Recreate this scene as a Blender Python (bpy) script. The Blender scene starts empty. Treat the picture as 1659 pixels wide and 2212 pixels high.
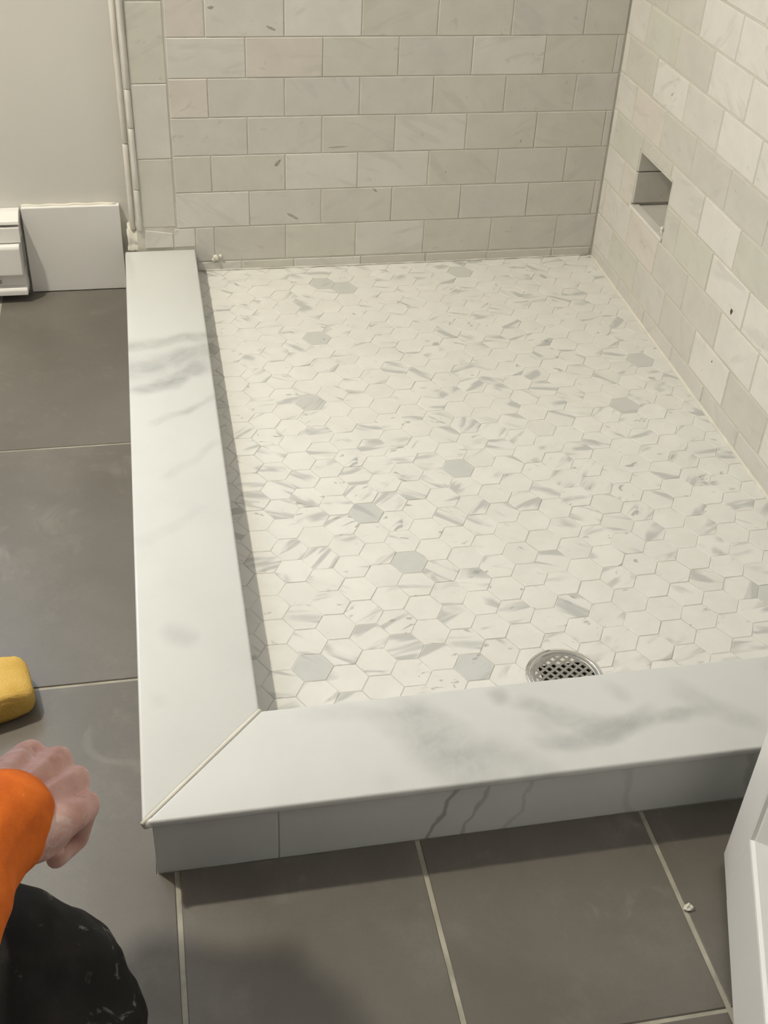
import bpy, bmesh, math, random
from mathutils import Vector, Matrix, Euler, noise
random.seed(7)
S = bpy.context.scene
COL = S.collection

# ------------------------------------------------------------------ camera, world, light, exposure
cam_d = bpy.data.cameras.new('camera'); cam = bpy.data.objects.new('camera', cam_d); COL.objects.link(cam)
cam_d.sensor_fit = 'VERTICAL'; cam_d.sensor_height = 36.0; cam_d.lens = 2507.9 / 2212 * 36.0
cam_d.clip_start = 0.02; cam_d.clip_end = 60
R3 = [(0.9815, -0.1862, 0.0437), (-0.0780, -0.5984, -0.7974), (0.1746, 0.7793, -0.6019)]   # right, down, forward
r, d, f = [Vector(v).normalized() for v in R3]
M = Matrix((( r.x, -d.x, -f.x, -0.9876), (r.y, -d.y, -f.y, -2.3678), (r.z, -d.z, -f.z, 1.1243), (0, 0, 0, 1)))
cam.matrix_world = M
S.camera = cam
S.view_settings.view_transform = 'Standard'; S.view_settings.look = 'None'
S.view_settings.gamma = 1.0; S.view_settings.use_curve_mapping = False
S.view_settings.exposure = 0.0

W = bpy.data.worlds.new('daylight'); S.world = W; W.use_nodes = True
bg = W.node_tree.nodes['Background']; bg.inputs[0].default_value = (0.62, 0.78, 1.0, 1); bg.inputs[1].default_value = 10.0

LAMP = (-1.93, -0.58, 2.40); LAMP_STRENGTH = 1760.0; LAMP_COLOR = (1.0, 0.925, 0.755, 1)

# ------------------------------------------------------------------ dimensions (metres); pan back corner is the origin
ZF = -0.055                      # bathroom floor
ZC = 2.40                        # ceiling
XW = -2.62                       # left wall
YE = -2.27                       # entrance wall, room side
YD = 0.058                       # painted part of the back wall
CX0, CX1 = -1.054, -0.906        # left curb cap
CY0, CY1 = -1.5137, -1.361       # front curb cap
CZ = 0.0526                      # curb cap top
XL = -0.9403                     # left end of the brick-bond field
P, TL, G = 0.0778, 0.154, 0.0022 # course pitch, tile length pitch, joint
ZB = 0.0215                      # bottom of first full course
DRAIN = (-0.472, -1.286); DR = 0.0535

# ------------------------------------------------------------------ helpers
def link(o, parent=None):
    COL.objects.link(o)
    if parent is not None: o.parent = parent
    return o
def mesh(name, verts, faces, smooth=False):
    me = bpy.data.meshes.new(name); me.from_pydata([tuple(v) for v in verts], [], faces); me.update()
    bm = bmesh.new(); bm.from_mesh(me); bmesh.ops.recalc_face_normals(bm, faces=bm.faces); bm.to_mesh(me); bm.free()
    if smooth:
        for p in me.polygons: p.use_smooth = True
    return me
def obj(name, me, m=None, parent=None, loc=(0, 0, 0), rot=None):
    o = bpy.data.objects.new(name, me); link(o, parent); o.location = loc
    if rot is not None: o.rotation_euler = rot
    if m is not None and me is not None and not me.materials: me.materials.append(m)
    return o
def from_bm(name, bm, m, parent=None, smooth=False, loc=(0, 0, 0)):
    me = bpy.data.meshes.new(name); bmesh.ops.recalc_face_normals(bm, faces=bm.faces); bm.to_mesh(me); bm.free()
    if smooth:
        for p in me.polygons: p.use_smooth = True
    return obj(name, me, m, parent, loc)
def tag(o, label, cat, group=None):
    o['label'] = label; o['category'] = cat
    if group: o['group'] = group
    return o
def struct(o, label=None):
    o['kind'] = 'structure'
    if label: o['label'] = label
    return o
def empty(name, loc=(0, 0, 0)):
    o = bpy.data.objects.new(name, None); COL.objects.link(o); o.location = loc; o.empty_display_size = .05; return o
def bm_box(bm, lo, hi, bev=0.0, seg=2):
    c = [(a + b) / 2 for a, b in zip(lo, hi)]; s = [abs(b - a) for a, b in zip(lo, hi)]
    g = bmesh.ops.create_cube(bm, size=1.0)['verts']
    bmesh.ops.scale(bm, vec=s, verts=g); bmesh.ops.translate(bm, vec=c, verts=g)
    if bev > 0:
        es = list({e for v in g for e in v.link_edges})
        bmesh.ops.bevel(bm, geom=es, offset=bev, segments=seg, profile=.5, affect='EDGES', clamp_overlap=True)
    return g
def box(name, lo, hi, m, parent=None, bev=0.0, seg=2):
    bm = bmesh.new(); bm_box(bm, lo, hi, bev, seg); return from_bm(name, bm, m, parent)
def boxes(name, lst, m, parent=None, bev=0.0):
    bm = bmesh.new()
    for lo, hi in lst: bm_box(bm, lo, hi, bev)
    return from_bm(name, bm, m, parent)
def inset(poly, d):
    n = len(poly); out = []
    for i in range(n):
        a, b, c = Vector(poly[i - 1]), Vector(poly[i]), Vector(poly[(i + 1) % n])
        e1 = (b - a).normalized(); e2 = (c - b).normalized()
        n1 = Vector((-e1.y, e1.x)); n2 = Vector((-e2.y, e2.x))
        k = n1 + n2; den = 1 + n1.dot(n2)
        out.append(b + k * (d / max(den, .25)))
    return out
def area(poly):
    return sum(poly[i - 1][0] * poly[i][1] - poly[i][0] * poly[i - 1][1] for i in range(len(poly))) / 2
def slab(poly, t, b):
    """a flat tile: polygon (counter-clockwise) with its face at z = 0, body down to -t, arris b"""
    if area(poly) < 0: poly = poly[::-1]
    n = len(poly); v = []; fc = []
    top = inset(poly, b)
    for q in poly: v.append((q[0], q[1], -t))
    for q in poly: v.append((q[0], q[1], -b))
    for q in top: v.append((q[0], q[1], 0))
    for i in range(n):
        j = (i + 1) % n
        fc.append((i, j, n + j, n + i)); fc.append((n + i, n + j, 2 * n + j, 2 * n + i))
    fc.append(tuple(range(2 * n, 3 * n))); fc.append(tuple(range(n))[::-1])
    return v, fc
def clip(poly, a, b, c):
    """keep a*x + b*y <= c"""
    out = []
    for i in range(len(poly)):
        p, q = poly[i - 1], poly[i]
        dp = a * p[0] + b * p[1] - c; dq = a * q[0] + b * q[1] - c
        if (dp <= 0) != (dq <= 0):
            t = dp / (dp - dq); out.append((p[0] + (q[0] - p[0]) * t, p[1] + (q[1] - p[1]) * t))
        if dq <= 0: out.append(q)
    return out

# ------------------------------------------------------------------ node materials
class NT:
    def __init__(s, name):
        s.m = bpy.data.materials.new(name); s.m.use_nodes = True; s.t = s.m.node_tree
        s.b = s.t.nodes['Principled BSDF']
    def n(s, typ, **kw):
        x = s.t.nodes.new(typ)
        for k, v in kw.items():
            if k.startswith('i_'): x.inputs[k[2:].replace('_', ' ')].default_value = v
            else: setattr(x, k, v)
        return x
    def l(s, a, b): s.t.links.new(a, b)
    def inp(s, sock, v):
        if isinstance(v, bpy.types.NodeSocket): s.l(v, sock)
        else: sock.default_value = v
    def math(s, op, a, b=0.0, c=None, clamp=False):
        x = s.n('ShaderNodeMath', operation=op, use_clamp=clamp); s.inp(x.inputs[0], a); s.inp(x.inputs[1], b)
        if c is not None: s.inp(x.inputs[2], c)
        return x.outputs[0]
    def vmath(s, op, a, b=(0, 0, 0)):
        x = s.n('ShaderNodeVectorMath', operation=op); s.inp(x.inputs[0], a)
        if op == 'SCALE': s.inp(x.inputs['Scale'], b)
        else: s.inp(x.inputs[1], b)
        return x.outputs['Value'] if op in ('DOT_PRODUCT', 'LENGTH') else x.outputs[0]
    def noise(s, vec, scale, detail=3.0, rough=.5, dist=0.0, out='Fac'):
        x = s.n('ShaderNodeTexNoise'); s.inp(x.inputs['Vector'], vec)
        x.inputs['Scale'].default_value = scale; x.inputs['Detail'].default_value = detail
        x.inputs['Roughness'].default_value = rough; x.inputs['Distortion'].default_value = dist
        return x.outputs[out]
    def step(s, v, a, b, lo=0.0, hi=1.0):
        x = s.n('ShaderNodeMapRange', interpolation_type='SMOOTHSTEP'); s.inp(x.inputs[0], v)
        x.inputs[1].default_value = a; x.inputs[2].default_value = b; x.inputs[3].default_value = lo; x.inputs[4].default_value = hi
        return x.outputs[0]
    def mix(s, fac, a, b, mode='MIX'):
        x = s.n('ShaderNodeMix', data_type='RGBA', blend_type=mode); s.inp(x.inputs[0], fac)
        s.inp(x.inputs[6], a if isinstance(a, bpy.types.NodeSocket) else (*a, 1) if len(a) == 3 else a)
        s.inp(x.inputs[7], b if isinstance(b, bpy.types.NodeSocket) else (*b, 1) if len(b) == 3 else b)
        return x.outputs[2]
    def coord(s, k='Object'): return s.n('ShaderNodeTexCoord').outputs[k]
    def bump(s, h, strength=.2, dist=.002):
        x = s.n('ShaderNodeBump'); x.inputs['Strength'].default_value = strength; x.inputs['Distance'].default_value = dist
        s.l(h, x.inputs['Height']); s.l(x.outputs[0], s.b.inputs['Normal'])
    def set(s, color=None, rough=.5, spec=.5, metal=0.0):
        if color is not None: s.inp(s.b.inputs['Base Color'], color if isinstance(color, bpy.types.NodeSocket) else (*color, 1))
        s.inp(s.b.inputs['Roughness'], rough); s.b.inputs['Specular IOR Level'].default_value = spec
        s.b.inputs['Metallic'].default_value = metal
        return s.m

def m_plain(name, color, rough=.5, spec=.5, metal=0.0, mottle=0.0, scale=8.0, bump=0.0, bscale=200.0):
    t = NT(name); co = t.coord()
    c = (*color, 1)
    if mottle:
        n = t.noise(co, scale, 4, .55)
        c = t.mix(t.step(n, .3, .7), tuple(x * (1 - mottle) for x in color), tuple(min(1, x * (1 + mottle)) for x in color))
        t.l(c, t.b.inputs['Base Color'])
    else: t.b.inputs['Base Color'].default_value = c
    t.set(None, rough, spec, metal)
    if bump: t.bump(t.noise(co, bscale, 2), bump, .001)
    return t.m

def m_marble_tile(name, streak, rough, gray=(.47, .48, .48)):
    """honed marble; each tile takes its own tone from the object colour and its own figure from the random number"""
    t = NT(name); oi = t.n('ShaderNodeObjectInfo'); geo = t.n('ShaderNodeNewGeometry')
    rnd = t.math('FRACT', t.math('ADD', t.math('MULTIPLY', oi.outputs['Random'], 7.13), geo.outputs['Random Per Island']))
    off = t.n('ShaderNodeCombineXYZ'); t.l(t.math('MULTIPLY', rnd, 37.0), off.inputs[0]); t.l(t.math('MULTIPLY', rnd, 91.0), off.inputs[1]); t.l(t.math('MULTIPLY', rnd, 13.0), off.inputs[2])
    co = t.coord()
    rot = t.n('ShaderNodeVectorRotate', rotation_type='Z_AXIS'); t.l(co, rot.inputs['Vector'])
    t.l(t.math('MULTIPLY', t.math('SUBTRACT', rnd, .5), 1.9), rot.inputs['Angle'])
    p = t.vmath('ADD', rot.outputs[0], off.outputs[0])
    ps = t.vmath('MULTIPLY', p, (9.0, 42.0, 9.0))
    n1 = t.noise(ps, 1.0, 2, .5, .4)
    n0 = t.noise(p, 16.0, 2, .5, .6)                                  # where streaks gather
    r2 = t.math('FRACT', t.math('MULTIPLY', rnd, 57.31))
    gate = t.step(t.math('ADD', t.math('MULTIPLY', r2, .42), n0), .57, .76)
    st = t.math('MULTIPLY', t.step(n1, .54, .66), gate)
    vn = t.noise(t.vmath('MULTIPLY', p, (1.0, 1.9, 1.0)), 34.0, 2, .5, .5)
    spot = t.math('MULTIPLY', t.step(vn, .635, .70), t.step(t.noise(p, 13.0, 1), .50, .62))
    base = oi.outputs['Color']
    cloud = t.noise(p, 18.0, 4, .6)
    base = t.mix(t.step(cloud, .3, .72, 0, .16), base, (.60, .585, .56), 'MULTIPLY')
    at = t.n('ShaderNodeAttribute', attribute_name='dark')
    base = t.mix(at.outputs['Fac'], base, gray)
    c = t.mix(t.math('MULTIPLY', st, streak), base, gray)
    c = t.mix(t.math('MULTIPLY', spot, streak * .75), c, tuple(x * .62 for x in gray))
    t.l(c, t.b.inputs['Base Color'])
    t.set(None, rough, .4)
    return t.m

MT_WALL = m_marble_tile('honed_marble_wall_tile', .30, .42, (.52, .50, .48))
MT_HEX = m_marble_tile('honed_marble_hexagon', .80, .40)
M_GROUT_W = m_plain('pale_wall_grout', (.61, .59, .53), .9, .2, mottle=.10, scale=14)
def m_grout_h():
    t = NT('white_sanded_grout'); co = t.coord(); n = t.noise(co, 17.0, 4, .6)
    c = t.mix(t.step(n, .40, .62), (.55, .53, .485), (.735, .72, .675)); t.set(c, .9, .2); return t.m
M_GROUT_H = m_grout_h()
M_GROUT_R = m_plain('hazed_wall_grout', (.61, .59, .53), .85, .2, mottle=.06, scale=12)
M_GROUT_F = m_plain('grey_beige_floor_grout', (.40, .38, .32), .9, .2, mottle=.22, scale=18, bump=.4, bscale=300)
M_CAULK = m_plain('off_white_caulk', (.74, .72, .65), .6, .4, mottle=.06, scale=20)
M_PAINT = m_plain('warm_white_wall_paint', (.70, .69, .655), .75, .3, mottle=.015, scale=3, bump=.05, bscale=350)
M_TRIM = m_plain('white_trim_paint', (.80, .795, .785), .38, .5, mottle=.012, scale=5)
M_DOOR = m_plain('white_satin_door_paint', (.80, .795, .785), .36, .5, mottle=.015, scale=4)
M_HEAT = m_plain('white_enamel_steel', (.80, .79, .775), .33, .5)
M_DARK = m_plain('dark_void', (.02, .019, .017), .9, .1)
M_CHROME = m_plain('satin_chrome', (.72, .72, .72), .24, .5, 1.0)
M_STEEL = m_plain('brushed_steel', (.48, .48, .48), .38, .5, 1.0)

def m_slab(name, bands, spots=(), base=(.665, .68, .68), gray=(.37, .385, .39)):
    """polished marble slab with long grey veins: bands = (x, y, dir_deg, half_width, strength, length)"""
    t = NT(name); co = t.coord()
    w = t.n('ShaderNodeTexNoise'); t.l(co, w.inputs['Vector']); w.inputs['Scale'].default_value = 7.0; w.inputs['Detail'].default_value = 3
    wv = t.vmath('SCALE', t.vmath('SUBTRACT', w.outputs['Color'], (.5, .5, .5)), .085)
    p = t.vmath('ADD', co, wv)
    cl = t.noise(co, 5.5, 5, .6, .3)
    col = t.mix(t.step(cl, .40, .75, 0, .22), (*base, 1), (.53, .54, .54, 1))
    det = t.noise(t.vmath('MULTIPLY', p, (1, 1, 1)), 30.0, 4, .6)
    for (x, y, a, hw, s, ln) in bands:
        a = math.radians(a); dx, dy = math.cos(a), math.sin(a)
        q = t.vmath('SUBTRACT', p, (x, y, 0))
        q2 = t.n('ShaderNodeSeparateXYZ'); t.l(q, q2.inputs[0])
        across = t.math('ADD', t.math('MULTIPLY', q2.outputs[0], -dy), t.math('MULTIPLY', q2.outputs[1], dx))
        along = t.math('ADD', t.math('MULTIPLY', q2.outputs[0], dx), t.math('MULTIPLY', q2.outputs[1], dy))
        mk = t.math('MULTIPLY', t.step(t.math('ABSOLUTE', across), hw * .15, hw, 1, 0), t.step(t.math('ABSOLUTE', along), ln * .5, ln, 1, 0))
        mk = t.math('MULTIPLY', mk, t.step(det, .25, .7, .45, 1.0))
        col = t.mix(t.math('MULTIPLY', mk, s), col, (*gray, 1))
    for (x, y, rr, s) in spots:
        dq = t.vmath('LENGTH', t.vmath('MULTIPLY', t.vmath('SUBTRACT', p, (x, y, 0)), (1, 1, 0)))
        col = t.mix(t.step(dq, rr * .1, rr, s, 0), col, (*gray, 1))
    t.l(col, t.b.inputs['Base Color']); t.set(None, .20, .5)
    return t.m

M_CAP_L = m_slab('polished_marble_long_cap',
    [(-.98, -.405, 6, .034, .62, .14), (-.955, -.470, 20, .034, .60, .12), (-.985, -.545, 34, .026, .95, .085), (-.985, -.49, 10, .075, .38, .14),
     (-.99, -.66, 42, .014, .34, .07), (-.94, -.62, 45, .014, .30, .06), (-.96, -.80, 44, .012, .22, .08), (-1.0, -.97, 40, .015, .14, .09)],
    [(-.985, -1.205, .032, .30), (-1.035, -1.315, .025, .12)])
M_CAP_F = m_slab('polished_marble_front_cap',
    [(-.690, -1.455, -58, .055, .68, .12), (-.60, -1.50, -45, .03, .38, .07), (-.50, -1.455, 14, .024, .66, .10), (-.42, -1.45, 8, .02, .62, .10),
     (-.53, -1.42, -32, .024, .55, .07), (-.80, -1.395, -3, .018, .20, .09), (-.33, -1.44, -40, .022, .35, .08), (-.15, -1.43, -35, .03, .45, .12)],
    [(-.60, -1.385, .022, .5), (-.555, -1.435, .03, .25), (-.46, -1.395, .025, .25), (-.77, -1.49, .03, .10)])

def m_face():
    t = NT('marble_curb_face'); co = t.coord()
    w = t.noise(co, 9.0, 3, .55)
    sx = t.n('ShaderNodeSeparateXYZ'); t.l(co, sx.inputs[0])
    col = t.mix(t.step(t.noise(co, 6.0, 4, .6), .35, .75, 0, .3), (.665, .68, .68, 1), (.53, .54, .54, 1))
    for x0, hw, s, sl in ((-.705, .006, .75, -.35), (-.655, .004, .5, -.25), (-.60, .004, .3, -.2), (-.30, .012, .35, .5), (-.47, .01, .2, .3)):
        xx = t.math('ADD', t.math('SUBTRACT', sx.outputs[0], x0), t.math('MULTIPLY', sx.outputs[2], sl))
        xx = t.math('ADD', xx, t.math('MULTIPLY', t.math('SUBTRACT', w, .5), .09))
        col = t.mix(t.step(t.math('ABSOLUTE', xx), hw * .2, hw, s, 0), col, (.30, .30, .29, 1))
    t.l(col, t.b.inputs['Base Color']); t.set(None, .25, .5); return t.m
M_FACE = m_face()

def m_porcelain():
    t = NT('grey_brown_porcelain'); oi = t.n('ShaderNodeObjectInfo'); co = t.coord()
    off = t.vmath('SCALE', (11.0, 17.0, 5.0), oi.outputs['Random']); p = t.vmath('ADD', co, off)
    a = t.noise(p, 3.2, 5, .62, .5); b = t.noise(p, 11.0, 5, .65)
    c = t.mix(t.step(a, .28, .72), (.129, .118, .102), (.168, .155, .138))
    c = t.mix(t.step(b, .52, .78, 0, .30), c, (.265, .248, .222))
    fine = t.noise(p, 240.0, 2, .5)
    c = t.mix(t.step(fine, .40, .62, 0, .10), c, (.10, .092, .08))
    haze = t.math('MULTIPLY', t.step(t.noise(p, 5.0, 3, .6, 1.5), .60, .78), t.step(t.noise(t.vmath('MULTIPLY', p, (30, 8, 1)), 1.0, 3, .7), .45, .7))
    c = t.mix(t.math('MULTIPLY', haze, .34), c, (.44, .42, .37))
    blot = t.math('MULTIPLY', t.step(t.noise(p, 9.0, 4, .65, .8), .56, .72), t.step(t.noise(p, 2.3, 2), .45, .6))
    c = t.mix(t.math('MULTIPLY', blot, .22), c, (.36, .34, .295))
    t.l(c, t.b.inputs['Base Color'])
    t.set(None, t.step(a, .3, .7, .34, .46), .5)
    t.bump(fine, .05, .0006)
    return t.m
M_FLOOR = m_porcelain()

# ------------------------------------------------------------------ floor with 12 x 24 inch tiles
floor = struct(box('floor', (XW, -3.9, ZF - .12), (.02, YD, ZF - .0016), M_GROUT_F), 'grey brown porcelain tile floor of the bathroom')
def rect(a, b, c_, d_): return [(a, c_), (b, c_), (b, d_), (a, d_)]
xs = [-1.0212 - .2915 * k for k in range(6)][::-1] + [-1.0212 + .2915 * k for k in range(1, 5)]
ys = [-.578 - .5985 * k for k in range(3)]; ys = [.0205 + .0] + ys + [-2.374]
xs[4] = -1.326
GF = .0062
def floor_tile(poly):
    cx = sum(q[0] for q in poly) / len(poly); cy = sum(q[1] for q in poly) / len(poly)
    v, fc = slab([(x - cx, y - cy) for x, y in poly], .009, .0010)
    obj('tile', mesh('tile', v, fc), M_FLOOR, floor, (cx, cy, ZF + random.uniform(-.0004, .0003)))
FX0 = CX0 + .010; FY0 = CY0 + .010
for i in range(len(xs) - 1):
    a, b = xs[i] + GF / 2, xs[i + 1] - GF / 2
    a = max(a, XW + .004); b = min(b, -.002)
    if b - a < .02: continue
    for j in range(len(ys) - 1):
        y1, y0 = ys[j] - GF * .4, ys[j + 1] + GF * .4
        if j == 0: y1 = YD - .017
        y0 = max(y0, YE + .002)
        if y1 - y0 < .02: continue
        fx, fy = FX0 - .0006, FY0 - .0006
        if b > fx and y1 > fy:
            if a < fx - .01:
                if y0 < fy: poly = [(a, y0), (b, y0), (b, fy), (fx, fy), (fx, y1), (a, y1)]
                else: poly = rect(a, fx, y0, y1)
            elif y0 < fy: poly = rect(a, b, y0, fy)
            else: continue
        else: poly = rect(a, b, y0, y1)
        floor_tile(poly)

# ------------------------------------------------------------------ wall tiles
def tone(kind):
    j = random.uniform(-.010, .010)
    base = {'w': (.765, .748, .715), 'l': (.715, .70, .665), 'd': (.645, .63, .585), 'g': (.650, .645, .585), 'p': (.705, .665, .62), 'b': (.655, .64, .61)}[kind]
    return tuple(max(0, x + j) for x in base) + (1.0,)
def tile_mesh(poly, t=.008, b=.0011):
    v, fc = slab(poly, t, b); return mesh('tile', v, fc)
RB = Matrix(((1, 0, 0), (0, 0, -1), (0, 1, 0))).to_euler()              # x along +x, y up, normal towards -y
RR = Matrix(((0, 0, -1), (-1, 0, 0), (0, 1, 0))).to_euler()             # x along -y, y up, normal towards -x
FULL = tile_mesh([(-(TL - G) / 2, -(P - G) / 2), ((TL - G) / 2, -(P - G) / 2), ((TL - G) / 2, (P - G) / 2), (-(TL - G) / 2, (P - G) / 2)])
FULL.materials.append(MT_WALL)
def rect_poly(u0, u1, v0, v1): return [(u0, v0), (u1, v0), (u1, v1), (u0, v1)]
def put_tile(parent, side, u0, u1, v0, v1, kind, holes=None, name='tile'):
    """one wall tile between joints; u runs along the wall (x on the back wall, -y on the right wall), v is height"""
    uc, vc = (u0 + u1) / 2, (v0 + v1) / 2
    full = abs((u1 - u0) - (TL - G)) < 1e-4 and abs((v1 - v0) - (P - G)) < 1e-4 and not holes
    me = FULL if full else tile_mesh([(x - uc, y - vc) for x, y in (holes or rect_poly(u0, u1, v0, v1))])
    jit = random.uniform(-.00035, .00035)
    loc = (uc, jit, vc) if side == 'b' else (jit, -uc, vc)
    o = obj(name, me, MT_WALL, parent, loc, RB if side == 'b' else RR)
    o.rotation_euler.rotate_axis('Z', random.uniform(-.0025, .0025)); o.color = tone(kind)
    return o
TOPZ = 2.0
NROW = int((TOPZ - ZB) / P)

wall_back = struct(box('wall_back', (-1.026, .0012, ZF - .1), (.12, .16, ZC), M_GROUT_W), 'shower back wall of pale marble subway tile')
tones = {(6, 0): 'p', (6, 1): 'l', (6, 2): 'w', (6, 3): 'g', (5, 0): 'l', (5, 1): 'p', (5, 2): 'g', (5, 3): 'b', (5, 4): 'l', (5, 5): 'g',
         (4, 0): 'p', (4, 1): 'b', (4, 2): 'b', (4, 3): 'b', (4, 4): 'g', (4, 5): 'd', (4, 6): 'b', (3, 0): 'b', (3, 1): 'b', (3, 2): 'd', (3, 3): 'l', (3, 4): 'g', (3, 5): 'g',
         (2, 0): 'g', (2, 1): 'g', (2, 2): 'l', (2, 3): 'l', (2, 4): 'g', (2, 5): 'b', (1, 0): 'l', (1, 1): 'b', (1, 2): 'd', (1, 3): 'g', (1, 4): 'b', (1, 5): 'd',
         (0, 0): 'b', (0, 1): 'd', (0, 2): 'g', (0, 3): 'l', (0, 4): 'g', (0, 5): 'd', (0, 6): 'b'}
for k in range(NROW):
    off = 0 if k % 2 else -.5
    n = 0
    for i in range(8):
        u0 = XL + (i + off) * TL; u1 = u0 + TL
        if u0 > -.012: break
        a = max(u0, XL) + G / 2; b = min(u1, -.0015) - G / 2
        if k == 0: a = max(a, CX1 + .004 if a < CX1 else a)
        if b - a < .006: continue
        put_tile(wall_back, 'b', a, b, ZB + k * P + G / 2, ZB + (k + 1) * P - G / 2, tones.get((k, n), random.choice('lgbdb')))
        n += 1
# slivers along the pan
u = CX1 + .004; i = 0
for u1 in (-.805, -.69, -.54, -.392, -.248, -.095, -.003):
    put_tile(wall_back, 'b', u, u1 - .003, -.006, ZB - .0025, 'lgldgdd'[i % 7], name='tile'); u = u1; i += 1
# upright border column beside the field
XB0, XB1 = -1.0135, XL - .001
zc = [.103, .2505, .4015] + [.4015 + .1535 * k for k in range(1, 11)]
for i in range(len(zc) - 1):
    put_tile(wall_back, 'b', XB0, XB1 - G, zc[i] + G / 2, zc[i + 1] - G / 2, 'glgbdl'[i % 6] if i else 'g')
put_tile(wall_back, 'b', XB0 + .004, XB1 - .010, CZ + .004, .0985, 'l', [(XB0 + .004, CZ + .004), (XB1 - .010, CZ + .004), (XB1 - .010, .0885), (XB0 + .004, .0975)])
put_tile(wall_back, 'b', XB1 - .006, CX1 + .002, CZ + .004, ZB + P - .002, 'l')

# two pencil liners finish the edge of the tile
def liner(x, y, rad, cuts, top=2.0):
    z0 = cuts[0]
    for z1 in cuts[1:] + [top]:
        bm = bmesh.new(); n = 10; rings = []
        zs = [z0 + .0008, z0 + .0024] + [z0 + (z1 - z0) * q for q in (.33, .66)] + [z1 - .0024, z1 - .0008]
        for q, z in enumerate(zs):
            rr = rad * (.86 if q in (0, len(zs) - 1) else 1.0)
            ox = math.sin(z * 9.0) * .0008
            rings.append([bm.verts.new((x + ox + rr * math.cos(2 * math.pi * a / n), y + rr * math.sin(2 * math.pi * a / n), z)) for a in range(n)])
        for a, b in zip(rings, rings[1:]):
            for i in range(n): bm.faces.new((a[i], a[(i + 1) % n], b[(i + 1) % n], b[i]))
        bm.faces.new(rings[0]); bm.faces.new(rings[-1])
        o = from_bm('pencil_liner', bm, MT_WALL, wall_back, True); o.color = tone('l')
        z0 = z1
liner(-1.0195, .0005, .0056, [.098, .187, .315, .392, .69, 1.0, 1.3, 1.6])
liner(-1.0340, .0190, .0062, [.093, .278, .585, .89, 1.2, 1.5])
# lumps of thinset and grout where liners, wall and curb meet
def lump(name, pts, m, parent):
    bm = bmesh.new()
    for (x, y, z, r_) in pts:
        g = bmesh.ops.create_icosphere(bm, subdivisions=2, radius=r_)['verts']
        for v in g:
            v.co += v.co.normalized() * noise.noise(v.co * 90 + Vector((x, y, z)) * 40) * r_ * .5
        bmesh.ops.translate(bm, vec=(x, y, z), verts=g)
    return from_bm(name, bm, m, parent, True)
bm = bmesh.new(); bm_box(bm, (-1.046, .004, CZ - .004), (-1.014, .060, .094), 0)
bmesh.ops.subdivide_edges(bm, edges=list(bm.edges), cuts=7, use_grid_fill=True)
for v in bm.verts:
    k = max(0, (v.co.z - CZ) / .042)
    v.co.y += .014 * k * k + .006 * noise.noise(v.co * 70) + .004 * noise.noise(v.co * 170); v.co.x += .004 * noise.noise(v.co * 60 + Vector((3, 1, 2)))
    v.co.z += .005 * noise.noise(v.co * 90 + Vector((7, 0, 0))) if k > .3 else 0
from_bm('grout_lump', bm, M_GROUT_W, wall_back, True)
lump('grout_lump', [(-.862, -.001, .030, .006), (-.852, 0, .033, .004), (-.868, 0, .024, .004)], M_CAULK, wall_back)

wall_right = empty('wall_right', (0, 0, 0)); struct(wall_right, 'shower side wall of pale marble subway tile with a small foot niche')
NY0, NY1, NZ0, NZ1, ND = .170, .347, .1845, .3105, .092       # niche along -y, height, depth
boxes('backer_board', [((.0012, -NY0, ZF - .1), (.12, .0, ZC)), ((.0012, CY0 - .006, ZF - .1), (.12, -NY1, ZC)),
                       ((.0012, -NY1, ZF - .1), (.12, -NY0, NZ0)), ((.0012, -NY1, NZ1), (.12, -NY0, ZC)), ((ND + .006, -NY1, NZ0), (.12, -NY0, NZ1))], M_GROUT_R, wall_right)
ZR = ZB + .006
light = {(7, 2), (6, 2), (5, 3), (3, 3), (1, 4), (0, 3), (2, 4), (5, 4), (6, 3), (7, 3), (2, 3), (1, 5), (8, 3), (8, 2), (4, 5), (4, 6), (3, 5), (0, 6), (6, 5)}
white = {(5, 1)}
pink = {(1, 1), (4, 0), (2, 0)}
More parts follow.
